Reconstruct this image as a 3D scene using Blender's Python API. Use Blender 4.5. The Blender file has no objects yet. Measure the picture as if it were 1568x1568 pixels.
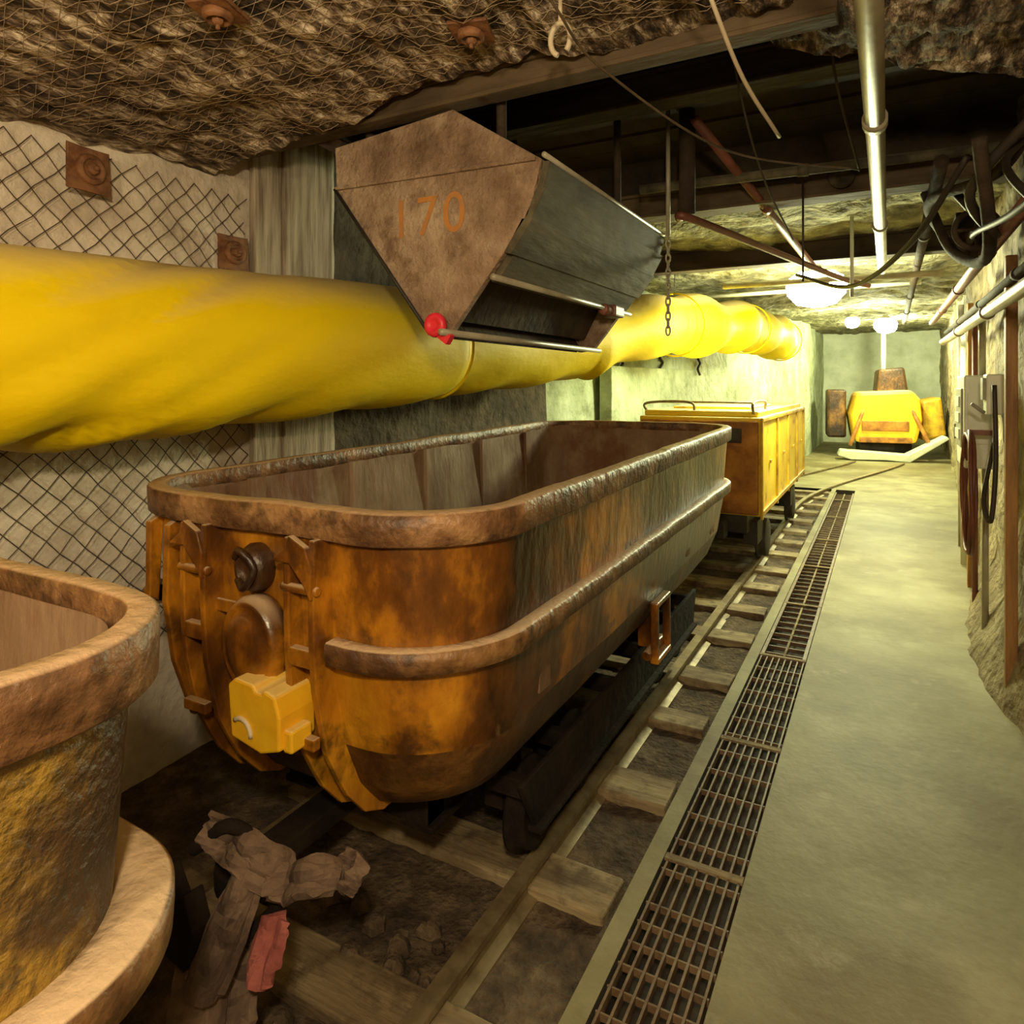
import bpy, math, random
from mathutils import Vector, Matrix, noise
random.seed(7)
PI=math.pi
scene=bpy.context.scene
scene.view_settings.view_transform='Standard'

# ---------------------------------------------------------------- materials
def mat(name, cols, scale=4, rough=.7, bump=.3, bscale=25, stretch=(1,1,1), dust=None, dust_amt=.8,
        metallic=0, detail=8, bdist=.02, spec=.5, emit=None, speck=None, speck2=None, dmin=.35):
    m=bpy.data.materials.new(name); m.use_nodes=True
    nt=m.node_tree; N=nt.nodes; L=nt.links
    b=N['Principled BSDF']
    b.inputs['Roughness'].default_value=rough
    b.inputs['Metallic'].default_value=metallic
    b.inputs['Specular IOR Level'].default_value=spec
    tc=N.new('ShaderNodeTexCoord'); mp=N.new('ShaderNodeMapping')
    mp.inputs['Scale'].default_value=stretch
    L.new(tc.outputs['Object'],mp.inputs['Vector'])
    n=N.new('ShaderNodeTexNoise'); n.inputs['Scale'].default_value=scale; n.inputs['Detail'].default_value=detail
    n.inputs['Roughness'].default_value=.62
    L.new(mp.outputs[0],n.inputs['Vector'])
    r=N.new('ShaderNodeValToRGB'); L.new(n.outputs['Fac'],r.inputs['Fac'])
    while len(r.color_ramp.elements)<len(cols): r.color_ramp.elements.new(.5)
    for e,(p,c) in zip(r.color_ramp.elements,cols):
        e.position=p; e.color=(*c,1)
    out=r.outputs[0]
    for sp in (speck,speck2):
        if not sp: continue
        n3=N.new('ShaderNodeTexNoise'); n3.inputs['Scale'].default_value=sp[1]; n3.inputs['Detail'].default_value=7
        n3.inputs['Roughness'].default_value=.65
        L.new(tc.outputs['Object'],n3.inputs['Vector'])
        rr=N.new('ShaderNodeMapRange'); rr.inputs['From Min'].default_value=sp[2]; rr.inputs['From Max'].default_value=sp[2]+.14
        rr.inputs['To Max'].default_value=.85
        L.new(n3.outputs['Fac'],rr.inputs['Value'])
        mx=N.new('ShaderNodeMixRGB'); L.new(rr.outputs[0],mx.inputs['Fac']); L.new(out,mx.inputs[1])
        mx.inputs[2].default_value=(*sp[0],1); out=mx.outputs[0]
    if dust:
        g=N.new('ShaderNodeNewGeometry'); s=N.new('ShaderNodeSeparateXYZ'); L.new(g.outputs['Normal'],s.inputs[0])
        mr=N.new('ShaderNodeMapRange'); mr.inputs['From Min'].default_value=dmin; mr.inputs['From Max'].default_value=.9
        mr.inputs['To Max'].default_value=dust_amt
        L.new(s.outputs['Z'],mr.inputs['Value'])
        mx=N.new('ShaderNodeMixRGB'); L.new(mr.outputs[0],mx.inputs['Fac']); L.new(out,mx.inputs[1])
        mx.inputs[2].default_value=(*dust,1); out=mx.outputs[0]
    L.new(out,b.inputs['Base Color'])
    if bump:
        n2=N.new('ShaderNodeTexNoise'); n2.inputs['Scale'].default_value=bscale; n2.inputs['Detail'].default_value=6
        L.new(mp.outputs[0],n2.inputs['Vector'])
        bp=N.new('ShaderNodeBump'); bp.inputs['Strength'].default_value=bump; bp.inputs['Distance'].default_value=bdist
        L.new(n2.outputs['Fac'],bp.inputs['Height']); L.new(bp.outputs[0],b.inputs['Normal'])
    if emit:
        b.inputs['Emission Color'].default_value=(*emit[0],1); b.inputs['Emission Strength'].default_value=emit[1]
    return m

CREAM=(.50,.36,.22)
M={}
M['rust']=mat('rusted_orange_steel',[(.37,(.028,.010,.003)),(.47,(.14,.048,.007)),(.555,(.42,.165,.010)),(.68,(.68,.33,.02))],
    scale=2.4,rough=.28,bump=.4,bscale=26,stretch=(1,1,.55),dust=CREAM,bdist=.010,speck=((.05,.020,.007),6,.52),speck2=((.50,.33,.17),5,.70))
M['rust_in']=mat('rusted_inner_steel',[(.3,(.11,.055,.028)),(.5,(.22,.135,.075)),(.7,(.34,.25,.16))],scale=3,rough=.75,bump=.4,stretch=(1,1,.35),dust=(.2,.12,.07),speck=((.13,.045,.012),2,.48))
M['rim']=mat('dusty_rim_steel',[(.35,(.07,.03,.011)),(.5,(.17,.08,.032)),(.65,(.32,.175,.075))],scale=7,rough=.5,bump=.7,bscale=32,bdist=.014,dust=(.46,.31,.18),dust_amt=.8,speck=((.045,.02,.009),9,.50),dmin=.6)
M['lip']=mat('dusty_lip_steel',[(.35,(.07,.03,.011)),(.5,(.17,.08,.026)),(.65,(.30,.16,.06))],scale=7,rough=.5,bump=.6,bscale=32,bdist=.014,dust=(.58,.42,.26),dust_amt=.85,dmin=.65,speck=((.05,.022,.010),12,.52))
M['mustard']=mat('mustard_mottled_steel',[(.36,(.025,.012,.004)),(.46,(.085,.042,.011)),(.56,(.26,.15,.018)),(.7,(.50,.31,.035))],
    scale=5,rough=.5,bump=.8,bscale=50,dust=CREAM,speck=((.05,.03,.01),24,.50),speck2=((.045,.02,.007),2.0,.48))
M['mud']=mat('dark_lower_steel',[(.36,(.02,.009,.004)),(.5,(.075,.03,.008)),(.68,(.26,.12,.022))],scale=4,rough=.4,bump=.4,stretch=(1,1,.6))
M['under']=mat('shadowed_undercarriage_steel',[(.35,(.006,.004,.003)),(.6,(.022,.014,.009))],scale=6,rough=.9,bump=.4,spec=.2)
M['duct']=mat('yellow_duct_fabric',[(.3,(.90,.62,.0)),(.6,(.95,.71,.0)),(.8,(.95,.70,.01))],scale=1.5,rough=.62,spec=.3,bump=.3,bscale=4,
    stretch=(1,.5,1),dust=(.68,.52,.24),dust_amt=.8,bdist=.06,dmin=.45)
M['yellow']=mat('yellow_paint',[(.3,(.80,.38,.01)),(.6,(.90,.55,.02))],scale=6,rough=.5,bump=.1,dust=(.80,.60,.22))
M['locoy']=mat('loco_yellow_paint',[(.33,(.22,.07,.01)),(.40,(.76,.48,.01)),(.65,(.88,.66,.03))],scale=2.2,rough=.45,bump=.1,dust=(.82,.78,.45))
M['locod']=mat('loco_ochre_frame',[(.35,(.30,.15,.015)),(.6,(.65,.40,.02))],scale=4,rough=.5,bump=.1)
M['locof']=mat('loco_orange_rust',[(.35,(.12,.04,.01)),(.5,(.34,.13,.015)),(.65,(.52,.23,.03))],scale=4,rough=.6,bump=.2)
M['black']=mat('blackened_steel',[(.4,(.012,.01,.008)),(.6,(.035,.028,.02))],scale=6,rough=.6,bump=.3)
M['dark']=mat('dark_timber',[(.35,(.018,.011,.006)),(.6,(.06,.036,.018))],scale=5,rough=.85,bump=.4,stretch=(.3,1,1))
M['beam']=mat('brown_beam',[(.35,(.05,.032,.016)),(.6,(.12,.08,.04))],scale=5,rough=.8,bump=.3,stretch=(.3,1,1))
M['timber']=mat('grey_timber',[(.35,(.22,.17,.12)),(.5,(.40,.33,.24)),(.65,(.54,.46,.34))],scale=6,rough=.85,bump=.35,stretch=(5,5,.35))
M['plank']=mat('chute_plank',[(.35,(.04,.032,.018)),(.5,(.09,.075,.042)),(.7,(.17,.145,.085))],scale=7,rough=.8,bump=.35,stretch=(1,.18,1),dust=(.25,.21,.14))
M['chute']=mat('dusty_chute_plate',[(.34,(.13,.075,.042)),(.48,(.30,.20,.13)),(.62,(.48,.36,.25)),(.75,(.30,.14,.05))],scale=2.4,rough=.9,bump=.9,bscale=45,dust=(.5,.4,.28),speck=((.16,.095,.055),6,.5))
M['roof']=mat('ceiling_rock',[(.36,(.022,.013,.009)),(.46,(.13,.085,.05)),(.53,(.33,.24,.16)),(.62,(.78,.65,.48))],
    scale=24,rough=.9,bump=1,bscale=36,bdist=.07,stretch=(1,.28,1),speck=((.03,.018,.011),1.8,.54))
M['roofg']=mat('far_ceiling_rock',[(.3,(.045,.04,.02)),(.5,(.22,.20,.11)),(.7,(.46,.44,.27))],scale=5,rough=.9,bump=.9,bscale=12,bdist=.07)
M['board']=mat('dark_ceiling_board',[(.35,(.018,.012,.006)),(.6,(.06,.04,.018))],scale=3,rough=.9,bump=.3,stretch=(1,.3,1))
M['walll']=mat('plaster_left',[(.3,(.46,.37,.28)),(.5,(.72,.63,.50)),(.7,(.86,.78,.65))],scale=3,rough=.9,bump=.5,bscale=18,bdist=.03)
M['wallm']=mat('dark_mid_wall',[(.3,(.03,.022,.014)),(.5,(.08,.058,.036)),(.7,(.15,.115,.07))],scale=4,rough=.9,bump=.8,bscale=14,bdist=.04)  # darker brown stretch of the left wall, behind chute and duct
M['wallg']=mat('pale_green_plaster',[(.3,(.26,.30,.17)),(.5,(.46,.52,.33)),(.7,(.68,.74,.54))],scale=2.2,rough=.7,bump=.7,bscale=9,bdist=.06,speck=((.22,.24,.13),3.5,.56))
M['wallb']=mat('whitewashed_end_wall',[(.3,(.60,.64,.46)),(.6,(.85,.88,.70))],scale=2.2,rough=.7,bump=.5,bscale=9,bdist=.04)
M['wallr']=mat('pale_right_plaster',[(.3,(.14,.10,.045)),(.5,(.29,.23,.125)),(.7,(.48,.41,.25))],scale=3,rough=.8,bump=.9,bscale=10,bdist=.06,speck=((.09,.06,.027),4,.50))
M['conc']=mat('walkway_concrete',[(.3,(.15,.125,.06)),(.5,(.25,.22,.115)),(.7,(.36,.325,.195))],scale=1.3,rough=.62,spec=.28,bump=.2,bscale=26,bdist=.012,speck=((.15,.115,.05),.9,.46),speck2=((.36,.33,.21),3.2,.60))
M['bed']=mat('track_ballast',[(.3,(.025,.015,.008)),(.5,(.085,.057,.033)),(.7,(.19,.135,.08))],scale=10,rough=.95,bump=1,bscale=40)
M['trench']=mat('trench_dark',[(.3,(.02,.014,.008)),(.6,(.05,.035,.02))],rough=.9)
M['grate']=mat('rusty_grating',[(.3,(.09,.048,.025)),(.6,(.19,.12,.06))],scale=12,rough=.6,bump=.2)
M['tie']=mat('sleeper_timber',[(.3,(.12,.08,.045)),(.5,(.25,.185,.10)),(.7,(.42,.34,.19))],scale=5,rough=.85,bump=.4,stretch=(.4,2,2),speck=((.08,.05,.025),7,.50))
M['rail']=mat('rail_steel',[(.3,(.12,.08,.04)),(.6,(.28,.22,.12))],scale=10,rough=.5,bump=.1,metallic=.4)
M['wire']=mat('rusty_wire',[(.3,(.03,.018,.01)),(.6,(.09,.05,.028))],scale=20,rough=.6,bump=0)
M['wirel']=mat('dusty_wire',[(.3,(.22,.14,.08)),(.6,(.45,.34,.22))],scale=20,rough=.7,bump=0)
M['plate']=mat('rust_plate',[(.35,(.12,.045,.02)),(.6,(.26,.115,.045))],scale=18,rough=.7,bump=.4)
M['pipe']=mat('pale_pipe',[(.3,(.26,.22,.15)),(.6,(.42,.38,.27))],scale=6,rough=.45,bump=.05,metallic=.1)
M['pipeg']=mat('white_pipe',[(.3,(.6,.62,.5)),(.6,(.75,.76,.62))],scale=6,rough=.4,bump=.05)
M['redpipe']=mat('red_brown_pipe',[(.3,(.12,.04,.025)),(.6,(.22,.075,.045))],scale=6,rough=.5,bump=.1)
M['red']=mat('red_cap_paint',[(.3,(.6,.015,.03)),(.6,(.85,.03,.06))],scale=6,rough=.4,bump=.05)
M['cable']=mat('dark_cable',[(.3,(.02,.015,.01)),(.6,(.05,.035,.025))],rough=.6,bump=0)
M['cablel']=mat('pale_cable',[(.3,(.45,.37,.25)),(.6,(.6,.5,.35))],rough=.6,bump=0)
M['white']=mat('panel_white',[(.3,(.7,.72,.6)),(.6,(.82,.84,.72))],rough=.4,bump=0)
M['grey']=mat('panel_grey',[(.3,(.22,.21,.15)),(.6,(.34,.33,.24))],rough=.5,bump=0)
M['cloth']=mat('dusty_canvas',[(.3,(.025,.015,.010)),(.5,(.085,.052,.036)),(.7,(.20,.13,.09))],scale=5,rough=.9,bump=.6,speck=((.03,.015,.01),9,.50),dust=(.22,.15,.10),dust_amt=.5,dmin=.4)
M['pink']=mat('pink_rag',[(.3,(.20,.045,.04)),(.6,(.36,.11,.095))],scale=9,rough=.9,bump=.4)
M['post']=mat('orange_post',[(.35,(.22,.10,.03)),(.6,(.40,.20,.06))],scale=6,rough=.6,bump=.3,stretch=(3,3,.4))
M['faded']=mat('faded_orange_mark',[(.35,(.36,.19,.08)),(.6,(.52,.21,.04))],scale=12,rough=.9,bump=.3)
M['lampg']=mat('lamp_glass_green',[(0,(.9,1,.8)),(1,(.9,1,.8))],bump=0,emit=((.97,1,.80),60))
M['lampw']=mat('lamp_glass_warm',[(0,(1,.9,.7)),(1,(1,.9,.7))],bump=0,emit=((1,.8,.5),12))

# ---------------------------------------------------------------- mesh builder
import bmesh
class MB:
    def __init__(s): s.v=[]; s.f=[]; s.m=[]; s.sm=[]
    def add(s,v,f,mi=0,smooth=False):
        o=len(s.v); s.v+= [tuple(p) for p in v]
        for q in f: s.f.append([i+o for i in q]); s.m.append(mi); s.sm.append(smooth)
    def box(s,c,sz,mi=0,rot=(0,0,0)):
        R=(Matrix.Rotation(rot[2],3,'Z')@Matrix.Rotation(rot[1],3,'Y')@Matrix.Rotation(rot[0],3,'X'))
        v=[Vector(c)+R@Vector((x*sz[0]/2,y*sz[1]/2,z*sz[2]/2)) for x in(-1,1) for y in(-1,1) for z in(-1,1)]
        s.add(v,[(0,1,3,2),(4,6,7,5),(0,4,5,1),(2,3,7,6),(0,2,6,4),(1,5,7,3)],mi)
    def prism(s,poly,a0,a1,axis='y',mi=0):
        n=len(poly)
        def P(p,a):
            if axis=='y': return (p[0],a,p[1])
            if axis=='x': return (a,p[0],p[1])
            return (p[0],p[1],a)
        v=[P(p,a0) for p in poly]+[P(p,a1) for p in poly]
        f=[list(range(n)),list(range(2*n-1,n-1,-1))]+[(i,(i+1)%n,(i+1)%n+n,i+n) for i in range(n)]
        s.add(v,f,mi)
    def tube(s,path,r,n=10,mi=0,cap=True,rf=None):
        P=[Vector(p) for p in path]; k=len(P)
        T=[(P[min(i+1,k-1)]-P[max(i-1,0)]).normalized() for i in range(k)]
        up=Vector((0,0,1)) if abs(T[0].z)<.9 else Vector((1,0,0))
        nrm=(up-T[0]*up.dot(T[0])).normalized()
        v=[]
        for i in range(k):
            nrm=(nrm-T[i]*nrm.dot(T[i])).normalized(); bn=T[i].cross(nrm)
            for j in range(n):
                a=2*PI*j/n; rr=r if rf is None else rf(i,a)
                v.append(P[i]+(nrm*math.cos(a)+bn*math.sin(a))*rr)
        f=[(i*n+j,i*n+(j+1)%n,(i+1)*n+(j+1)%n,(i+1)*n+j) for i in range(k-1) for j in range(n)]
        if cap: f+= [list(range(n))[::-1],list(range((k-1)*n,k*n))]
        s.add(v,f,mi,True)
    def cyl(s,a,b,r,n=20,mi=0): s.tube([a,b],r,n,mi)
    def lathe(s,prof,c,axis='y',n=28,mi=0,sx=1,sz=1):
        v=[];
        for (r,h) in prof:
            for j in range(n):
                a=2*PI*j/n; x=r*math.cos(a); y=r*math.sin(a)
                if axis=='y': v.append((c[0]+x*sx,c[1]+h,c[2]+y*sz))
                elif axis=='x': v.append((c[0]+h,c[1]+x*sx,c[2]+y*sz))
                else: v.append((c[0]+x*sx,c[1]+y*sz,c[2]+h))
        k=len(prof)
        f=[(i*n+j,i*n+(j+1)%n,(i+1)*n+(j+1)%n,(i+1)*n+j) for i in range(k-1) for j in range(n)]
        f+=[list(range(n)),list(range((k-1)*n,k*n))]
        s.add(v,f,mi,True)
    def grid(s,fn,u0,u1,v0,v1,nu,nv,mi=0,smooth=True):
        v=[fn(u0+(u1-u0)*i/nu,v0+(v1-v0)*j/nv) for i in range(nu+1) for j in range(nv+1)]
        f=[(i*(nv+1)+j,(i+1)*(nv+1)+j,(i+1)*(nv+1)+j+1,i*(nv+1)+j+1) for i in range(nu) for j in range(nv)]
        s.add(v,f,mi,smooth)
    def obj(s,name,mats,parent=None,bevel=0,loc=None,rot=None):
        me=bpy.data.meshes.new(name); me.from_pydata(s.v,[],s.f)
        for k in mats: me.materials.append(M[k])
        for p,mi,sm in zip(me.polygons,s.m,s.sm): p.material_index=mi; p.use_smooth=sm
        me.update()
        bm=bmesh.new(); bm.from_mesh(me); bmesh.ops.recalc_face_normals(bm,faces=bm.faces); bm.to_mesh(me); bm.free()
        o=bpy.data.objects.new(name,me); scene.collection.objects.link(o)
        if parent: o.parent=parent
        if loc: o.location=loc
        if rot: o.rotation_euler=rot
        if bevel:
            b=o.modifiers.new('bevel','BEVEL'); b.width=bevel; b.segments=2; b.limit_method='ANGLE'; b.angle_limit=.7
        return o
def empty(name,loc=(0,0,0),rot=(0,0,0)):
    e=bpy.data.objects.new(name,None); e.location=loc; e.rotation_euler=rot; e.empty_display_size=.2
    scene.collection.objects.link(e); return e
def smooth(pts,k=8):
    P=[Vector(p) for p in pts]; P=[P[0]*2-P[1]]+P+[P[-1]*2-P[-2]]; out=[]
    for i in range(1,len(P)-2):
        for j in range(k):
            t=j/k; a,b,c,d=P[i-1],P[i],P[i+1],P[i+2]
            out.append(.5*((2*b)+(c-a)*t+(2*a-5*b+4*c-d)*t*t+(3*b-a-3*c+d)*t**3))
    out.append(P[-2]); return out
def nz(x,y,z,s=1): return noise.noise(Vector((x*s,y*s,z*s)))

# ---------------------------------------------------------------- shell
def interp(tab,y):
    if y<=tab[0][0]: return tab[0][1]
    for (a,b),(c,d) in zip(tab,tab[1:]):
        if y<=c: return b+(d-b)*(y-a)/(c-a)
    return tab[-1][1]
LW=[(-3,-2.72),(5.5,-2.72),(9,-2.45),(12,-2.1),(17,-1.55),(22,-1.55)]
RW=[(-3,.66),(5,.64),(9,.80),(13,1.0),(17,1.2),(22,1.3)]
def lwx(y,z): return interp(LW,y)+.035*nz(1,y,z,1.5)+.012*nz(4,y,z,6)
def rwx(y,z):
    base=interp(RW,y)
    foot=max(0,.45-z)*.5*max(0,1-abs(y-5)/2.2) 
    return base-.05*nz(9,y,z,1.4)-.03*nz(3,y,z,5)-foot
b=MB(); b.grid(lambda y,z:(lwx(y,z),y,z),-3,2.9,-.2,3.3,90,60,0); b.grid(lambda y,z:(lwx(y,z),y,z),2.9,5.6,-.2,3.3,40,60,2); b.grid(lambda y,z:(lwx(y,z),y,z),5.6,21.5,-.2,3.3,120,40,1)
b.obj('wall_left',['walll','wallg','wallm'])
b=MB(); b.grid(lambda y,z:(rwx(y,z),y,z),-3,21.5,-.2,3.3,240,50,0)
b.obj('wall_right',['wallr'])
b=MB(); b.grid(lambda x,z:(x,21.3+.05*nz(x,2,z,2),z),-3,2,-.2,3.4,30,30,0); b.obj('wall_back',['wallb'])
b=MB(); b.grid(lambda x,z:(x,-2.9+.05*nz(x,2,z,2),z),-3,2,-.2,3.4,30,30,0); b.obj('wall_front',['walll'])

b=MB()
def strip(x0,z0,x1,z1,y0,y1,mi):
    b.add([(x0,y0,z0),(x1,y0,z1),(x1,y1,z1),(x0,y1,z0)],[(0,1,2,3)],mi)
YE=11.6
strip(-.72,-.05,-.72,0,-3,YE,0); strip(-.72,0,-.66,0,-3,YE,0)
strip(-.66,0,-.66,-.14,-3,YE,2); strip(-.66,-.14,-.40,-.14,-3,YE,2); strip(-.40,-.14,-.40,0,-3,YE,2)
strip(-3,0,1.5,0,YE,21.6,0)
b.grid(lambda x,y:(x,y,.006*nz(x,y,0,1.8)*min(1,(x+.4)*6)),-.40,1.5,-3,YE,24,160,0)
b.add([(-.66,YE,-.14),(-.4,YE,-.14),(-.4,YE,0),(-.66,YE,0)],[(0,1,2,3)],2)
b.grid(lambda x,y:(x,y,-.05+.012*nz(x,y,0,7)+.01*nz(x,y,3,18)),-3,-.72,-3,YE,70,300,1)
b.obj('floor',['conc','bed','trench'])

EDGE=[(-3,2.1),(-.95,2.1),(-.47,2.28),(.3,3.0),(.95,3.4)]
def cz(x,y):
    a=max(0,(-1.5-x))*.16
    r=abs(nz(x*2,y,5,5)); 
    return 2.74-a+.06*nz(x,y,0,1.3)+.035*nz(x,y,5,4)-.04*r+.020*nz(x*1.5,y,8,14)
b=MB()
b.grid(lambda x,t:(x,-3+(interp(EDGE,x)+3)*t,cz(x,-3+(interp(EDGE,x)+3)*t)),-2.85,.95,0,1,210,300,0)
b.grid(lambda x,t:(x,interp(EDGE,x)+.03*math.sin(t*5),cz(x,interp(EDGE,x))*(1-t)+3.3*t),-2.85,.95,0,1,100,8,0)
def cz2(x,y): return interp([(4.6,2.86),(6,2.76),(10,2.74),(14,2.95),(22,3.05)],y)+.07*nz(x,y,2,1.2)+.05*nz(x,y,5,5)
b.grid(lambda x,y:(x,y,cz2(x,y)),-2.95,1.5,4.6,21.6,80,240,1)
b.grid(lambda x,t:(x,4.6,cz2(x,4.6)*(1-t)+3.3*t),-2.95,1.5,0,1,20,3,2)
y=1.9
while y<4.6:
    b.box((-1,y+.11,3.17+random.uniform(-.02,.02)),(4.2,.205,.04),2); y+=.215
b.obj('ceiling',['roof','roofg','board'])

def beam(name,y,z,h,w,m,x0=-2.65,x1=.58):
    b=MB(); b.box(((x0+x1)/2,y,z),(x1-x0,w,h)); b.box(((x0+x1)/2,y,z-h/2-.01),(x1-x0,w*1.5,.02)); b.box(((x0+x1)/2,y,z+h/2+.01),(x1-x0,w*1.5,.02))
    return b.obj(name,[m],bevel=.006)
beam('ceiling_beam',2.20,2.72,.07,.06,'beam',-2.65,-.12); beam('ceiling_beam',4.45,2.78,.12,.12,'beam'); beam('ceiling_beam',6.0,2.68,.14,.1,'dark')
beam('ceiling_beam',3.3,3.05,.12,.1,'dark')

def wirenet(name,fn,u0,u1,v0,v1,sp,r,m,slope=1.0,seg=.06):
    b=MB(); W=u1-u0; H=v1-v0
    for sgn in (1,-1):
        k=-H/slope
        while k<W+H/slope:
            pts=[]
            n=int(H/slope/seg)+1
            for i in range(n+1):
                t=i/n; v=v0+H*t; u=u0+k+(H*t/slope if sgn>0 else (H-H*t)/slope)
                if u0<=u<=u1: pts.append(fn(u+.006*math.sin(v*40+k*9),v))
            if len(pts)>1: b.tube(pts,r,4,0,cap=False)
            k+=sp
    return b.obj(name,[m])
wirenet('chain_link_mesh',lambda y,z:(lwx(y,z)+.025+.012*nz(y,z,7,3),y,z),.2,2.3,.5,2.50,.095,.0020,'wire',1.0)
wirenet('ceiling_wire_mesh',lambda x,y:(x,y,cz(x,y)-.006-.008*abs(nz(x,y,7,6))),-2.6,.5,.3,2.05,.10,.0010,'wirel',.45,.03)

def boltplate(loc,rot,s=.17):
    b=MB(); b.grid(lambda u,v:(u,v,.012*math.sin(u*18)*math.cos(v*14)),-s/2,s/2,-s/2,s/2,8,8,0)
    b.box((0,0,-.006),(s*.97,s*.97,.012))
    b.lathe([(s*.34,0),(s*.33,.02),(s*.24,.028),(s*.2,.018)],(0,0,0),'z',24)
    b.lathe([(s*.14,0),(s*.14,.03),(s*.08,.038)],(0,0,0),'z',6)
    b.cyl((0,0,0),(0,0,.05),s*.05)
    b.obj('rock_bolt_plate',['plate'],loc=loc,rot=rot,bevel=.003)
boltplate((-2.63,1.50,2.41),(0,PI/2,.1),.17); boltplate((-2.64,2.16,2.21),(0,PI/2,-.05),.16)
for (x,y) in [(-1.68,1.32),(-1.15,1.84),(-.50,1.88)]: boltplate((x,y,cz(x,y)-.02),(PI,0,.3),.13)

b=MB()
for i in range(3): b.box((-2.655+.012*(i%2),2.36+.175*i,1.55),(.04,.17,3.1))
b.obj('timber_lagging',['timber'],bevel=.006)

# ---------------------------------------------------------------- mine car
def outline(a,bb,r,n=14,side=14):
    pts=[];nor=[]
    C=[(a-r,bb-r,0),(-a+r,bb-r,90),(-a+r,-bb+r,180),(a-r,-bb+r,270)]
    for k,(cx,cy,a0) in enumerate(C):
        for i in range(n+1):
            t=math.radians(a0+90*i/n); pts.append((cx+r*math.cos(t),cy+r*math.sin(t))); nor.append((math.cos(t),math.sin(t)))
        nx=C[(k+1)%4]; t=math.radians(a0+90)
        p0=pts[-1]; p1=(nx[0]+r*math.cos(t),nx[1]+r*math.sin(t))
        for i in range(1,side): f=i/side; pts.append((p0[0]+(p1[0]-p0[0])*f,p0[1]+(p1[1]-p0[1])*f)); nor.append((math.cos(t),math.sin(t)))
    return pts,nor
LEV=[(.40,.26,1.25,.2),(.415,.37,1.34,.24),(.46,.47,1.43,.28),(.55,.545,1.50,.30),(.68,.590,1.555,.30),(.86,.615,1.59,.30),(1.02,.625,1.60,.30),(1.27,.635,1.61,.30)]
def yfront(z):
    for (z0,a0,b0,r0),(z1,a1,b1,r1) in zip(LEV,LEV[1:]):
        if z<=z1: return b0+(b1-b0)*(z-z0)/(z1-z0)
    return LEV[-1][2]
def loft(mb,levels,mi,cap_end=True,dent=0,rad=None):
    rings=[]
    for (z,a,bb,r) in levels:
        p,n=outline(a,bb,rad or r); rings.append([(x+nx*dent*nz(x,y,z,2.2),y+ny*dent*nz(x,y,z,2.2),z) for (x,y),(nx,ny) in zip(p,n)])
    k=len(rings[0]); v=[q for r in rings for q in r]
    f=[(i*k+j,i*k+(j+1)%k,(i+1)*k+(j+1)%k,(i+1)*k+j) for i in range(len(rings)-1) for j in range(k)]
    if cap_end: f.append(list(range(k)))
    mb.add(v,f,mi,True)
def band(mb,a,bb,r,z,prof,mi,keep=None,jit=0):
    p,n=outline(a,bb,r,22,60); k=len(p); m=len(prof)
    v=[]
    for (x,y),(nx,ny) in zip(p,n):
        for (o,h) in prof:
            j=jit*nz(x,y,h*3,5)+jit*.3*nz(x,y,h*8,12)
            v.append((x+nx*(o+j),y+ny*(o+j),z+h+jit*nz(x,y,2,3)+.3*jit*nz(x,y,2,12)))
    for i in range(k):
        i2=(i+1)%k
        mx=(p[i][0]+p[i2][0])/2; my=(p[i][1]+p[i2][1])/2
        if keep and not keep(mx,my): continue
        mb.add([v[i*m+q] for q in range(m)]+[v[i2*m+q] for q in range(m)],[(q,(q+1)%m,(q+1)%m+m,q+m) for q in range(m)],mi,True)
def weld(o):
    w=o.modifiers.new('weld','WELD'); w.merge_threshold=.0005
    return o
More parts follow.
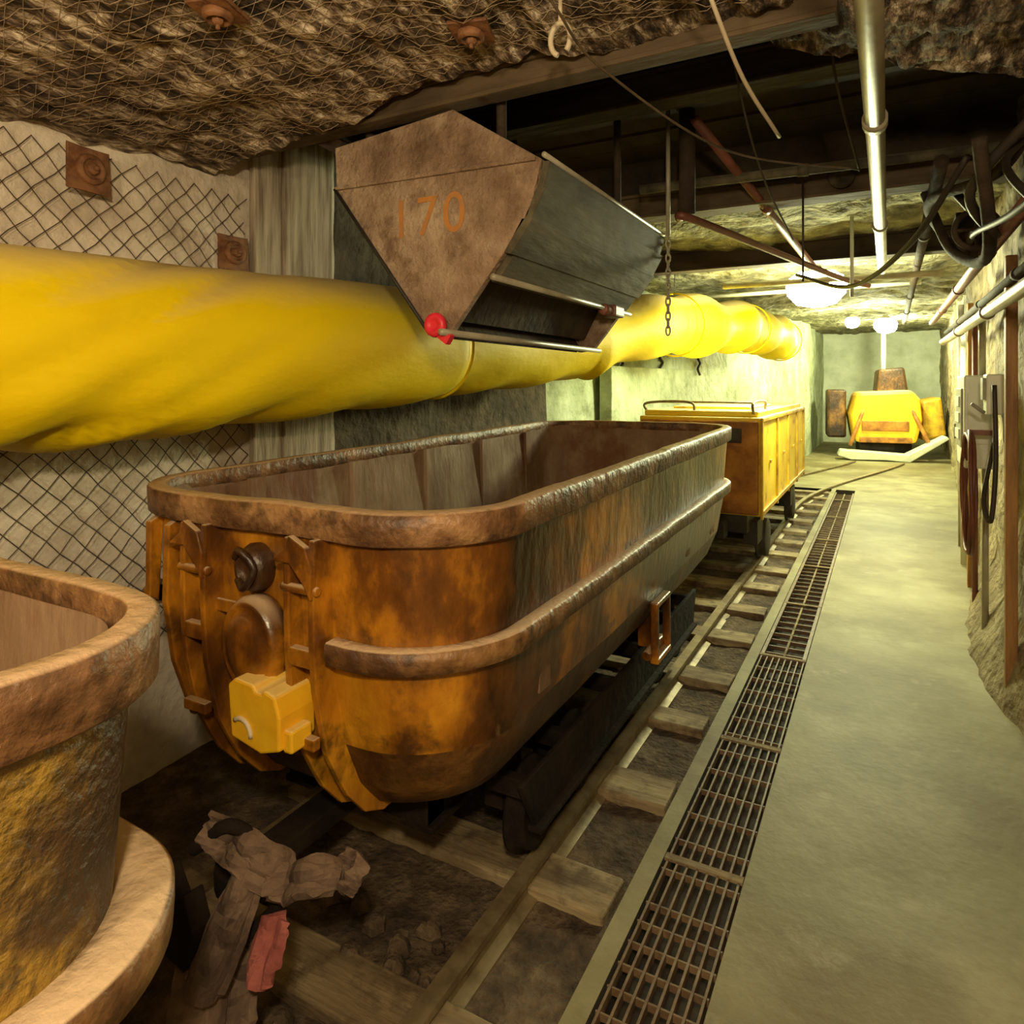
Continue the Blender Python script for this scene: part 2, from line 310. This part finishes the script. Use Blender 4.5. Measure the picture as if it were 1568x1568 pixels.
def mine_car(loc,rot,mbody,full_lip,endgear,rad=None,lipz=.955,lipo=0,rimh=.062,rimi=-.030):
    e=empty('mine_car',loc,rot); R=rad or .30
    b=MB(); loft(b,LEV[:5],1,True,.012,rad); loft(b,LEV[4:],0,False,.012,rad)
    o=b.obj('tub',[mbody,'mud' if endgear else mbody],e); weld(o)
    b=MB(); loft(b,[(.50,.38,1.36,.24),(.56,.47,1.45,.27),(.70,.55,1.53,.29),(.9,.585,1.56,.29),(1.27,.612,1.587,.29)],0,True,.01,rad)
    for y in (-1.1,-.55,0,.55,1.1): b.box((-.590,y,.98),(.02,.07,.54)); b.box((.590,y,.98),(.02,.07,.54))
    o=b.obj('tub_lining',['rust_in'],e); weld(o)
    b=MB(); band(b,.635,1.61,R,1.28,[(0,-rimh),(.020,-rimh+.001),(.026,-rimh+.006),(.028,-.010),(.027,.014),(.020,.020),(rimi*.7,.021),(rimi,.015),(rimi,-.03)],0,jit=.006)
    o=b.obj('rim',['rim'],e); weld(o)
    b=MB(); keep=None
    if not full_lip: keep=lambda x,y: not (y<-1.5 and x<.26)
    band(b,.615+lipo*.5,1.595+lipo*.5,R,lipz,[(-.01-lipo,-.042),(.034,-.044),(.043,-.040),(.046,-.01),(.045,.011),(.038,.016),(-.01-lipo,.018)],0,keep,jit=.005)
    o=b.obj('lip',['lip'],e); weld(o)
    b=MB()
    for x in (-.24,.24): b.box((x,0,.33),(.08,2.5,.10)); b.box((x,0,.28),(.12,2.5,.02)); b.box((x,0,.385),(.12,2.5,.02))
    for y in (-1.2,-.8,0,.8,1.2): b.box((0,y,.33),(.56,.09,.09))
    for y in (-.86,-.50,.50,.86): b.box((.32,y,.26),(.07,.14,.16)); b.box((-.32,y,.26),(.07,.14,.16))
    for s in (-1,1):
        b.prism([(-1.08,.38),(1.08,.38),(1.02,.20),(-.98,.20)],s*.50-.01,s*.50+.01,'x'); b.box((s*.51,0,.205),(.05,2.0,.018))
        for y in (-1.0,-.68,-.2,.2,.68,1.0): b.box((s*.42,y,.33),(.15,.04,.06))
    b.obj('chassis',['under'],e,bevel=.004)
    b=MB()
    for y in (-.86,-.50,.50,.86):
        for x in (-.44,.44):
            s=1 if x>0 else -1
            b.lathe([(.05,-.045*s),(.150,-.04*s),(.150,-.025*s),(.130,-.02*s),(.125,.02*s),(.105,.02*s),(.095,.01*s),(.055,.012*s),(.045,.03*s),(.02,.03*s)],(x,y,.185),'x',28)
        b.cyl((-.44,y,.185),(.44,y,.185),.03)
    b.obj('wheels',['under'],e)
    b=MB()
    y=.10; x=.590
    b.box((x,y-.09,.50),(.035,.022,.26)); b.box((x,y+.09,.50),(.035,.022,.26)); b.box((x,y,.375),(.04,.20,.025)); b.box((x,y,.62),(.04,.20,.022)); 
    b.box((x-.06,y,.5),(.08,.05,.2)); b.cyl((x-.03,y-.12,.40),(x-.03,y+.12,.40),.022)
    b.obj('side_bracket',['rust'],e,bevel=.006)
    b=MB()
    b.box((0,-1.43,.33),(.09,.44,.06)); b.box((0,1.45,.33),(.09,.44,.06)); b.lathe([(.03,-.03),(.08,-.03),(.08,.03),(.03,.03)],(0,-1.66,.33),'z',20)
    b.lathe([(.03,-.03),(.08,-.03),(.08,.03),(.03,.03)],(0,1.68,.33),'z',20)
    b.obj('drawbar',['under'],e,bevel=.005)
    if endgear:
        b=MB()
        zs=[1.225,1.15,1.05,.95,.85,.76,.68,.60,.54,.50,.46,.425]
        for xc in (-.20,.20):
            for dx in (-.042,.042):
                outer=[(-(yfront(z)+.050+(.02*math.sin((1.23-z)*4.0))),z) for z in zs]
                inner=[(-(yfront(z)-.03),z) for z in zs[::-1]]
                b.prism(outer+inner,xc+dx-.010,xc+dx+.010,'x')
            for z0,z1 in zip(zs,zs[1:]):
                y0,y1=-(yfront(z0)+.018),-(yfront(z1)+.018)
                b.add([(xc-.045,y0,z0),(xc+.045,y0,z0),(xc+.045,y1,z1),(xc-.045,y1,z1)],[(0,1,2,3)],0)
            b.prism([(xc-.085,1.165),(xc-.035,1.20),(xc-.02,1.235),(xc+.035,1.21),(xc+.055,1.15),(xc+.05,1.08),(xc+.025,1.12),(xc-.02,1.165)],-1.675,-1.655,'y')
            b.box((xc,-1.65,.93),(.09,.025,.045)); b.box((xc,-1.65,.72),(.09,.025,.03))
            b.cyl((xc-.06,-1.655,1.10),(xc+.06,-1.655,1.10),.012)
        b.prism([(-1.59,1.22),(-1.635,1.2),(-1.645,.98),(-1.62,.80),(-1.56,.62),(-1.53,.62)],-.36,-.335,'x')
        b.prism([(-1.58,1.22),(-1.625,1.2),(-1.63,.98),(-1.60,.96)],-.46,-.435,'x')
        b.box((-.06,-1.62,1.0),(.22,.012,.035))
        b.cyl((-.60,-1.50,.96),(-.52,-1.57,.97),.022)
        b.obj('end_guide_ribs',['rust'],e,bevel=.004)
        b=MB(); b.lathe([(.100,.03),(.103,-.01),(.095,-.03),(.086,-.034),(.080,-.028),(.065,-.042),(.04,-.050),(.01,-.053)],(.015,-1.635,.925),'y',36,sz=1.25)
        b.cyl((.015,-1.56,.925),(.015,-1.64,.925),.07); b.obj('buffer_dome',['rust'],e)
        b=MB()
        b.lathe([(.05,.05),(.055,0),(.045,-.03),(.03,-.035),(.025,-.02),(.01,-.02)],(.0,-1.62,1.12),'y',20,sz=1.2)
        b.tube(smooth([(-.04,-1.65,1.15),(-.0,-1.67,1.175),(.04,-1.66,1.13),(.015,-1.67,1.08),(-.03,-1.65,1.09)]),.010)
        b.obj('rusted_socket',['mud'],e)
        b=MB()
        P=[(-.085,.70),(-.095,.83),(-.07,.85),(-.005,.845),(.005,.83),(.025,.83),(.032,.84),(.07,.83),(.085,.78),(.085,.70),(.02,.68)]
        b.prism([(x+.105,z+.02) for x,z in P],-1.72,-1.60,'y')
        b.box((.20,-1.67,.74),(.03,.07,.055))
        b.obj('coupling_box',['yellow'],e,bevel=.008)
        b=MB(); b.tube([(.06+.035*math.cos(t),-1.722,.735+.04*math.sin(t)) for t in [i*PI/14+.0 for i in range(11)]],.006); b.obj('lifting_ring',['cablel'],e)
    return e
CX=-1.46
mine_car((CX-.01,2.91,0.025),(math.radians(1.0),0,0),'rust',False,True)
mine_car((CX,-.99,-.01),(0,0,0),'mustard',True,False,.20,.90,.035,.07,-.016)

# ---------------------------------------------------------------- track
def cxr(y):
    if y<9.5: return CX
    t=min(1,(y-9.5)/8); return CX+1.5*t*t*(3-2*t)
e=empty('railway_track')
b=MB()
for s in (-.44,.44):
    ys=[-2.8,9.5]+[9.5+.4*i for i in range(1,17)]
    prof=[(-.045,0),(.045,0),(.045,.012),(.010,.022),(.010,.06),(.025,.068),(.025,.09),(-.025,.09),(-.025,.068),(-.010,.06),(-.010,.022),(-.045,.012)]
    m=len(prof); v=[]
    for y in ys:
        for (x,z) in prof: v.append((cxr(y)+s+x,y,z-.055))
    f=[(i*m+j,i*m+(j+1)%m,(i+1)*m+(j+1)%m,(i+1)*m+j) for i in range(len(ys)-1) for j in range(m)]
    f+=[list(range(m)),list(range((len(ys)-1)*m,len(ys)*m))]
    b.add(v,f)
b.obj('rails',['rail'],e)
b=MB(); y=-2.3
while y<11.4:
    x1=random.uniform(-.76,-.725); b.box(((x1-2.1)/2,y+random.uniform(-.03,.03),-.055),(x1+2.1,.17+random.uniform(-.02,.03),.09),0,(0,0,random.uniform(-.03,.03))); y+=.62
b.obj('sleepers',['tie'],e,bevel=.008)

b=MB()
for i in range(8):
    x=-.645+.033*i; b.box((x,1.7,-.018),(.007,5.2,.03))
y=-.9
while y<4.3: b.box((-.53,y,-.018),(.25,.006,.02)); y+=.085 if y<2.0 else .17
for y in (-.9,.3,1.5,2.3,3.2,4.3): b.box((-.53,y,-.004),(.255,.03,.010),1)
for y in (5.4,6.6,7.8,9.2,10.6): b.box((-.53,y,-.004),(.255,.03,.010),1)
b.box((-.53,7.8,-.03),(.012,7,.03),1); b.box((-.645,7.8,-.006),(.02,7,.012),0); b.box((-.415,7.8,-.006),(.02,7,.012),0)
for y in [4.4+.12*i for i in range(58)]: b.box((-.53,y,-.03),(.25,.01,.02),0)
b.obj('floor_drain_grating',['grate','tie'])

# ---------------------------------------------------------------- ventilation duct
e=empty('ventilation_duct')
path=smooth([(-2.33,-2.6,1.66),(-2.33,-.5,1.68),(-2.33,1.1,1.705),(-2.31,2.2,1.77),(-2.31,3.3,1.83),(-2.22,4.6,1.90),(-1.92,6.0,2.12),(-1.66,7.6,2.26),(-1.50,9.4,2.31),(-1.40,11.2,2.28)],22)
def rf(i,a):
    y=path[i].y; base=.315 if y<3.22 else .285
    sag=max(0,-math.cos(a))
    w=.012*math.sin(y*9+a*2.5)*sag**1.5 + .015*nz(y*1.3,math.cos(a)*1.2,math.sin(a)*1.2,1.2)
    w+=.020*sag*math.sin(y*17+4*a)*math.exp(-((y-1.2)/.4)**2)
    w-=.026*max(0,1-5*abs(nz(y*1.1+a*.7,7,0,1.8)))*math.exp(-((y-1.4)/.6)**2)
    if y>5: w+=.03*math.sin(y*5.5)+.02*math.sin(a*2+y*3)
    return base+w
b=MB(); b.tube(path,.3,64,0,True,rf); b.obj('fabric_tube',['duct'],e)
b=MB()
def ring(yi,r,rr=.012):
    i=min(range(len(path)),key=lambda k:abs(path[k].y-yi)); p=path[i]; T=(path[min(i+1,len(path)-1)]-path[i-1]).normalized(); u=Vector((0,0,1)); u=(u-T*u.dot(T)).normalized(); w=T.cross(u)
    b.tube([p+(u*math.cos(t)+w*math.sin(t))*r for t in [2*PI*k/40 for k in range(41)]],rr,8)
for yy in (3.22,6.6,8.9,11.15): ring(yy,.305,.009)
b.obj('joint_rings',['duct'],e)
b=MB()
for yy in (-.8,4.2,6.6,8.9):
    p=min(path,key=lambda q:abs(q.y-yy)); b.cyl(tuple(p+Vector((0,0,.29))),(p.x,p.y,2.68 if yy>4.6 or yy<2 else 3.1),.004,6)
b.obj('hanger_wires',['cable'],e)

# ---------------------------------------------------------------- ore chute
e=empty('ore_chute')
Pp=[(-2.06,2.61),(-1.46,2.66),(-1.08,2.41),(-1.13,2.22),(-1.47,1.80),(-1.56,1.79),(-2.05,2.43)]
b=MB(); b.prism(Pp,2.20,2.235,'y'); b.prism(Pp,3.66,3.70,'y')
b.prism([(-2.05,2.44),(-1.10,2.42),(-1.10,2.405),(-2.05,2.425)],2.185,2.20,'y')
b.obj('side_plates',['chute'],e,bevel=.004)
b=MB()
b.prism([(-2.06,2.43),(-1.57,1.79),(-1.54,1.81),(-2.03,2.46)],2.235,3.66,'y',0)
b.prism([(-1.46,2.66),(-1.09,2.41),(-1.10,2.39),(-1.47,2.64)],2.235,3.66,'y',0)
b.prism([(-2.06,2.61),(-1.46,2.66),(-1.46,2.64),(-2.06,2.59)],2.235,3.66,'y',0)
b.prism([(-1.52,1.86),(-1.30,2.28),(-1.31,2.30),(-1.54,1.88)],2.235,3.66,'y',0)
b.obj('inner_plates',['dark'],e)
b=MB()
b.prism([(-1.085,2.41),(-1.055,2.405),(-1.085,2.30),(-1.12,2.305)],2.22,3.68,'y')
b.prism([(-1.10,2.31),(-1.065,2.305),(-1.125,2.195),(-1.155,2.20)],2.20,3.68,'y')
b.prism([(-1.16,2.21),(-1.115,2.20),(-1.205,2.08),(-1.235,2.09)],2.20,3.68,'y')
b.prism([(-1.25,2.10),(-1.205,2.09),(-1.29,1.985),(-1.315,1.995)],2.24,3.66,'y')
b.obj('planks',['plank'],e,bevel=.004)
b=MB()
b.cyl((-1.27,2.18,2.00),(-1.27,3.72,2.00),.012); b.cyl((-1.46,2.12,1.80),(-1.46,3.74,1.80),.013)
b.tube([(-1.07,2.2,2.425),(-1.07,3.7,2.425)],.010)
b.obj('edge_bars',['pipe'],e)
b=MB()
b.lathe([(.042,0),(.048,-.015),(.044,-.03),(.026,-.034),(.02,-.026),(.008,-.028)],(-1.51,2.175,1.83),'y',24); b.box((-1.47,2.17,1.785),(.05,.03,.04),0,(0,.6,0))
b.obj('red_cap',['red'],e)
b=MB(); b.box((-1.27,3.45,1.99),(.08,.14,.06)); b.cyl((-1.27,3.3,1.99),(-1.27,3.45,1.99),.03); b.obj('latch',['redpipe'],e,bevel=.01)
b=MB()
for i in range(14):
    z=2.42-.04*i; c=(-1.05,3.72,z)
    R=[(c[0]+(.012*math.cos(t) if i%2 else 0),c[1]+(0 if i%2 else .012*math.cos(t)),z+.026*math.sin(t)) for t in [2*PI*k/12 for k in range(13)]]
    b.tube(R,.005,6)
b.cyl((-1.05,3.72,2.42),(-1.05,3.72,3.15),.012)
b.obj('chain',['pipe'],e)
b=MB()
for x,y in ((-1.95,2.3),(-1.95,3.6),(-1.3,2.3),(-1.3,3.6)): b.cyl((x,y,2.5),(x,y,3.16),.02)
b.box((-2.3,2.9,2.75),(.5,1.3,.06),0,(0,.5,0))
b.obj('hangers',['dark'],e)
b=MB(); b.tube([(-2.05,2.19,2.43),(-1.56,2.19,1.80)],.008,6); b.obj('edge_strap',['black'],e)
cu=bpy.data.curves.new('t','FONT'); cu.body='170'; cu.size=.22; cu.extrude=.0008; cu.space_character=1.15
to=bpy.data.objects.new('t',cu); scene.collection.objects.link(to)
bpy.context.view_layer.update()
me=bpy.data.meshes.new_from_object(to.evaluated_get(bpy.context.evaluated_depsgraph_get())); bpy.data.objects.remove(to)
me.materials.clear(); me.materials.append(M['faded'])
o=bpy.data.objects.new('painted_number',me); scene.collection.objects.link(o); o.parent=e; o.location=(-1.76,2.198,2.19); o.rotation_euler=(PI/2,.0,0)

# ---------------------------------------------------------------- locomotive behind
e=empty('mine_locomotive',(CX+.04,7.6,-.02))
b=MB()
b.box((0,0,.94),(1.04,3.3,.82),0); b.box((0,-1.66,.93),(1.0,.03,.78),1)
b.obj('body',['locoy','locof'],e,bevel=.03)
b=MB()
b.box((0,0,1.375),(.98,3.2,.05)); b.box((0,-.5,1.41),(.7,1.3,.03)); b.obj('top_cover',['locoy'],e,bevel=.012)
b=MB()
for y in (-1.65,-.75,.1,.9,1.64): b.box((.527,y,.93),(.02,.05,.84))
b.box((.53,0,1.33),(.02,3.3,.03)); b.box((.53,0,.56),(.02,3.3,.04))
for y in (-1.2,-.3,.5,1.3): b.box((.533,y,.95),(.012,.08,.03))
b.obj('side_frames',['locod'],e,bevel=.004)
b=MB()
b.tube(smooth([(-.48,-1.55,1.38),(-.48,-1.55,1.46),(-.1,-1.55,1.47),(-.05,-1.55,1.38)],6),.012)
b.tube(smooth([(.45,-1.6,1.38),(.45,-1.6,1.47),(.45,-1.0,1.47),(.45,-.95,1.38)],6),.012)
b.tube([(-.4,-1.5,1.47),(.42,-1.5,1.47)],.010)
b.obj('handrails',['rail'],e)
b=MB(); b.box((0,0,.45),(.8,3.2,.16)); b.box((0,-1.72,.42),(.5,.16,.14)); b.box((.40,-1.3,.35),(.12,.3,.2)); b.box((.42,.9,.35),(.12,.4,.2))
for y in (-1.0,1.0):
    for x in (-.44,.44):
        b.lathe([(.05,-.05),(.2,-.045),(.2,-.03),(.17,-.02),(.17,.04),(.05,.05)],(x,y,.235),'x',24)
    b.cyl((-.44,y,.235),(.44,y,.235),.04)
b.obj('underframe',['black'],e,bevel=.005)
b=MB(); b.box((.3,-1.69,1.2),(.14,.02,.12)); b.lathe([(.06,0),(.07,-.03),(.05,-.035)],(.05,-1.68,1.15),'y',20); b.box((-.25,-1.69,.9),(.3,.02,.3)); b.box((.0,-1.85,.36),(.14,.3,.1))
b.obj('end_fittings',['black'],e,bevel=.004)

# ---------------------------------------------------------------- far mucking machine
e=empty('mucking_machine',(-.05,17.6,0),(0,0,.12))
b=MB()
b.prism([(-.62,.35),(-.72,.95),(-.58,1.45),(.45,1.5),(.62,1.3),(.66,.85),(.55,.35)],-.8,.6,'y')
b.obj('yellow_body',['yellow'],e,bevel=.08)
b=MB(); b.box((-.05,-.81,.72),(.9,.03,.22)); b.box((-.05,-.83,.42),(1.0,.06,.12)); b.cyl((-.45,-.75,1.1),(-.75,-1.0,.3),.04); b.cyl((.45,-.75,1.1),(.75,-1.0,.35),.04); b.obj('front_frame',['locof'],e,bevel=.02)
b=MB(); b.prism([(-.15,1.4),(-.1,1.95),(.40,2.0),(.5,1.3)],-.2,.6,'y'); b.box((-.95,.3,.95),(.40,.8,1.1)); b.obj('brown_hood',['mud'],e,bevel=.05)
b=MB(); b.prism([(.7,.4),(.7,1.25),(1.05,1.35),(1.15,.5)],-.5,.5,'y'); b.obj('side_tank',['locod'],e,bevel=.05)
b=MB(); b.prism([(-1.0,.10),(-.75,.02),(-.1,.03),(.35,.0),(1.05,.5),(1.0,.56),(.3,.15),(-.95,.22)],-1.3,-.85,'y'); b.obj('scoop',['pipeg'],e,bevel=.02)
b=MB()
for y in (-.3,.4): b.cyl((-.5,y,.2),(.5,y,.2),.2)
b.obj('wheels',['black'],e)
b=MB(); b.cyl((.0,-.1,1.9),(.0,-.1,2.8),.05); b.obj('exhaust_stack',['pipeg'],e)

# ---------------------------------------------------------------- ceiling pipes etc.
def pipe(name,pts,r,m,k=1,coll=True):
    b=MB(); P=smooth(pts,k) if k>1 else pts; b.tube(P,r,14)
    if coll:
        for i in range(0,len(P)-1):
            p=Vector(P[i]); q=Vector(P[i+1]); d=(q-p)
            if d.length>1.2:
                n=int(d.length/1.7)
                for j in range(1,n+1):
                    c=p+d*(j/(n+1)); u=d.normalized()*.03; b.tube([c-u,c+u],r*1.25,14)
    return b.obj(name,[m])
pipe('ceiling_pipe',[(-.045,-2.5,2.46),(-.02,5.9,2.47)],.031,'pipe')
pipe('wall_pipe',[(.46,-2,1.94),(.47,7.5,2.0)],.030,'pipe')
pipe('wall_pipe',[(.52,1,2.09),(.53,8,2.12)],.022,'dark')
pipe('wall_pipe',[(.45,1,2.25),(.46,9,2.3)],.03,'redpipe')
pipe('ceiling_pipe',[(.22,3.6,2.60),(.25,12,2.55)],.03,'dark')
pipe('cross_pipe',[(-1.9,7.7,2.58),(.3,7.6,2.58)],.022,'pipeg')
pipe('cross_pipe',[(-1.3,6.4,2.50),(.40,6.45,2.50)],.025,'pipe')
pipe('cross_pipe',[(-1.0,3.75,2.52),(-.9,3.8,2.5),(-.35,5.6,2.42),(-.12,6.2,2.40)],.022,'redpipe',6,False)
pipe('cross_pipe',[(-.85,3.5,2.95),(-.45,5.5,2.45)],.025,'redpipe')
pipe('drop_pipe',[(-.97,3.82,3.15),(-.97,3.82,2.55)],.045,'dark')
pipe('cross_pipe',[(-1.3,4.0,2.78),(.5,4.2,2.80)],.028,'plank')
pipe('wall_conduit',[(.62,7.3,0),(.62,7.3,2.2)],.03,'pipeg')
pipe('wall_conduit',[(.66,8.1,0),(.66,8.1,2.4)],.025,'pipe')
pipe('wall_conduit',[(.55,5.75,0),(.55,5.75,2.1)],.018,'redpipe')
pipe('hanging_rod',[(-.2,5.2,2.75),(-.2,5.2,2.2)],.012,'pipeg')
pipe('hanging_rod',[(-.42,4.3,2.78),(-.42,4.3,2.2)],.006,'cable')
def cable(pts,r,m,name='hanging_cable'):
    b=MB(); b.tube(smooth(pts,10),r,8); return b.obj(name,[m])
cable([(-.42,1.55,2.70),(-.38,1.72,2.56),(-.35,2.0,2.46),(-.30,2.35,2.40)],.006,'cablel')
cable([(-.80,1.35,2.70),(-.75,1.6,2.58),(-.72,1.9,2.52),(-.5,2.6,2.46),(-.1,3.2,2.5)],.004,'beam')
cable([(.5,1.8,2.3),(.38,2.5,2.15),(.34,3.5,2.25),(.42,4.5,2.4)],.012,'cable')
cable([(.3,3.4,2.55),(.1,3.9,2.29),(-.2,4.8,2.22),(-.6,5.7,2.45)],.014,'cable')
cable([(.5,3.0,2.6),(.3,3.3,2.38),(.42,3.6,2.25),(.3,4.0,2.55)],.02,'cable')
cable([(.48,2.7,2.1),(.38,3.0,2.38),(.5,3.4,2.6)],.014,'cable')
cable([(.3,3.0,2.5),(.38,3.5,2.15),(.3,4.2,2.3),(.2,4.6,2.7)],.025,'dark')
cable([(.55,3.2,2.75),(.42,3.5,2.5),(.2,4.2,2.55),(.4,5.4,2.5)],.025,'dark')
cable([(-.2,2.9,3.1),(-.17,3.0,2.8),(-.1,3.4,2.55)],.005,'cable')
cable([(-.55,2.6,3.1),(-.5,3.2,2.6),(-.45,4.2,2.4)],.005,'cable')
cable([(.53,4.6,1.3),(.46,4.4,1.0),(.48,4.3,.9),(.5,4.3,1.2),(.5,4.35,1.6)],.012,'cable','wall_hose')
b=MB(); P=[]
for i in range(110):
    t=i/110*2*PI*3.2; P.append((.42+.012*math.sin(t*1.7),4.72+(.27-.02*i/110)*math.cos(t),.98+(.36-.03*i/110)*math.sin(t)))
b.tube(P,.011,8); b.box((.48,4.72,1.33),(.12,.06,.03)); b.obj('coiled_wall_hose',['redpipe'])
b=MB(); b.tube([(-.80+.03*math.cos(t),1.75,2.57+.045*math.sin(t)) for t in [i*2*PI/20*.85-.9 for i in range(21)]],.008,8); b.cyl((-.80,1.75,2.61),(-.80,1.75,2.72),.006); b.obj('ceiling_hook',['cablel'])
b=MB(); b.lathe([(.07,0),(.07,-.03),(.05,-.04),(.03,-.035)],(-.22,4.37,2.80),'y',24); b.obj('round_junction_box',['plank'])
b=MB()
b.tube([(.38+.09*math.cos(t),3.9,2.34+.09*math.sin(t)) for t in [2*PI*k/24 for k in range(25)]],.014,8)
for a in (0,PI/2): b.cyl((.38-.09*math.cos(a),3.9,2.34-.09*math.sin(a)),(.38+.09*math.cos(a),3.9,2.34+.09*math.sin(a)),.008)
b.cyl((.38,3.9,2.34),(.38,4.25,2.34),.02); b.lathe([(.06,-.08),(.09,-.03),(.09,.05),(.05,.1)],(.38,4.3,2.34),'y',16); b.box((.42,4.6,2.45),(.16,.25,.2))
b.obj('pipe_valve',['dark'],bevel=.004)

# ---------------------------------------------------------------- right wall items
b=MB(); b.box((.545,4.15,1.12),(.05,.06,2.24)); b.obj('timber_post',['post'],bevel=.006)
b=MB(); b.box((.59,6.5,1.1),(.04,.05,2.3)); b.obj('timber_post',['post'],bevel=.006)
e=empty('electrical_panel')
b=MB(); b.box((.49,5.15,1.38),(.15,.45,.56)); b.obj('cabinet',['white'],e,bevel=.01)
b=MB(); b.box((.41,5.15,1.40),(.012,.34,.36)); b.box((.41,5.34,1.3),(.03,.03,.1)); b.obj('door',['grey'],e,bevel=.004)
b=MB()
for z in (1.5,1.4,1.3): b.box((.40,5.15,z),(.01,.24,.06))
b.box((.49,4.915,1.40),(.11,.012,.3))
b.obj('labels',['white'],e)
b=MB(); b.cyl((.53,5.15,1.66),(.53,5.15,2.1),.02); b.cyl((.53,5.0,1.1),(.53,5.0,.1),.018); b.obj('conduit',['pipe'],e)
e=empty('switch_box'); b=MB(); b.box((.52,4.55,1.55),(.08,.14,.22)); b.obj('case',['white'],e,bevel=.008)
b=MB(); b.box((.475,4.55,1.58),(.02,.10,.12)); b.cyl((.47,4.46,1.45),(.41,4.46,1.5),.01); b.obj('lever',['grey'],e)

b=MB()
for y,z in ((7.2,1.78),(8.4,1.82),(9.8,1.85)):
    x=lwx(y,z)+.04
    b.tube(smooth([(x,y-.05,z+.12),(x,y+.07,z+.06),(x,y-.06,z-.02),(x,y+.05,z-.1)],6),.018,8)
b.obj('wall_hooks',['black'])
b=MB(); b.box((-2.42,7.9,1.35),(.14,2.6,.9),0,(0,0,-.07)); 
b.obj('wall_cabinet',['wallg','grey'],bevel=.01)

# coupler hardware and dusty canvas between the cars
e=empty('scrap_pile')
def slab(name,c,s,m,seed,rot):
    b=MB(); R=Matrix.Rotation(rot[2],3,'Z')@Matrix.Rotation(rot[1],3,'Y')@Matrix.Rotation(rot[0],3,'X')
    n=14
    def P(u,v,w):
        fold=.55*s[2]*abs(math.sin(u*2.2+seed))+.35*s[2]*abs(nz(u,v,seed,1.6))
        k=1-.22*abs(v)*abs(nz(seed,v,u,1.2)*2)
        q=R@Vector((u*s[0]*k,v*s[1]*(1-.2*u*u),fold+w)); return (c[0]+.06+q.x,c[1]+q.y,c[2]+.03+q.z)
    b.grid(lambda u,v:P(u,v,0),-1,1,-1,1,n,n,0,False)
    o=b.obj(name,[m],e); so=o.modifiers.new('s','SOLIDIFY'); so.thickness=.016; bv=o.modifiers.new('b','BEVEL'); bv.width=.003
slab('canvas_a',(-1.38,1.13,.46),(.12,.045,.09),'cloth',1,(.9,.25,.1))
slab('canvas_b',(-1.22,1.15,.43),(.08,.040,.08),'cloth',4,(.8,-.25,.3))
slab('glove',(-1.12,1.20,.45),(.045,.040,.06),'cloth',7,(.7,-.1,-.4))
slab('canvas_c',(-1.36,1.05,.34),(.05,.12,.07),'cloth',8,(1.1,.35,.5))
slab('rag',(-1.24,1.08,.33),(.030,.070,.05),'pink',3,(1.15,.1,.2))
slab('canvas_d',(-1.40,1.05,.20),(.09,.10,.07),'cloth',15,(.8,.2,.9))
b=MB()
b.prism([(-1.52,.33),(-1.50,.47),(-1.44,.50),(-1.40,.44),(-1.36,.47),(-1.33,.40),(-1.36,.30)],.98,1.03,'y')
b.tube(smooth([(-1.44,1.06,.50),(-1.36,1.10,.56),(-1.26,1.12,.52),(-1.22,1.12,.42),(-1.28,1.10,.34)]),.016)
b.obj('coupler_hook',['under'],e,bevel=.004)
b=MB()
for i in range(60):
    x=random.uniform(-2.0,-1.02); y=random.uniform(.75,1.7); r=random.uniform(.015,.045)
    b.lathe([(r*.3,-r*.6),(r,-r*.3),(r*random.uniform(.7,1),r*.3),(r*.4,r*.6)],(x,y,r*.4-.04),'z',6)
b.sm=[False]*len(b.sm)
b.obj('stones',['bed'],e)

# ---------------------------------------------------------------- lamps
def lamp(name,loc,color,power,m,soft=.06,big=1.0,wide=1.0):
    e=empty(name,loc)
    b=MB()
    b.lathe([(.01*big,-.075*big),(.035*big,-.065*big),(.052*big,-.03*big),(.055*big,.0),(.048*big,.03*big),(.030*big,.05*big)],(0,0,0),'z',24,sx=wide)
    b.obj('glass',[m],e)
    b=MB()
    b.lathe([(.030*big,.045*big),(.035*big,.05*big),(.03,.05*big+.02),(.02,.05*big+.05)],(0,0,0),'z',24,sx=wide)
    b.obj('housing',['grey'],e)
    l=bpy.data.lights.new(name+'_light','POINT'); l.color=color; l.energy=power; l.shadow_soft_size=soft
    o=bpy.data.objects.new('light',l); o.parent=e; o.location=(0,-.05,-.10*big-.06); scene.collection.objects.link(o)
G=(.95,1.0,.54); W=(1.0,.80,.50)
lamp('mine_lamp',(-.55,6.75,2.50),G,215,'lampg',.12,2.6,1.8)
lamp('mine_lamp',(.0,11.5,2.50),G,210,'lampg',.12,1.8,1.6)
lamp('mine_lamp',(-.5,13.2,2.70),G,200,'lampg',.08,1.5,1.5)
lamp('mine_lamp',(.1,16.2,2.8),G,380,'lampg',.08,1.3,1.5)
lamp('fill_lamp',(.15,-.25,2.3),W,130,'lampw',.07)
lamp('fill_lamp',(-.5,-.9,2.38),W,75,'lampw',.07)  # unseen second lamp, added to brighten the duct and upper left wall

w=bpy.data.worlds.new('world'); scene.world=w; w.use_nodes=True
w.node_tree.nodes['Background'].inputs[0].default_value=(1,.8,.5,1); w.node_tree.nodes['Background'].inputs[1].default_value=.01

cam=bpy.data.cameras.new('camera'); co=bpy.data.objects.new('camera',cam); scene.collection.objects.link(co)
co.location=(0,0,1.6); co.rotation_euler=(PI/2,0,math.radians(28.6)); cam.sensor_width=36; cam.lens=24.075; cam.shift_y=-.1238; cam.clip_start=.02
scene.camera=co
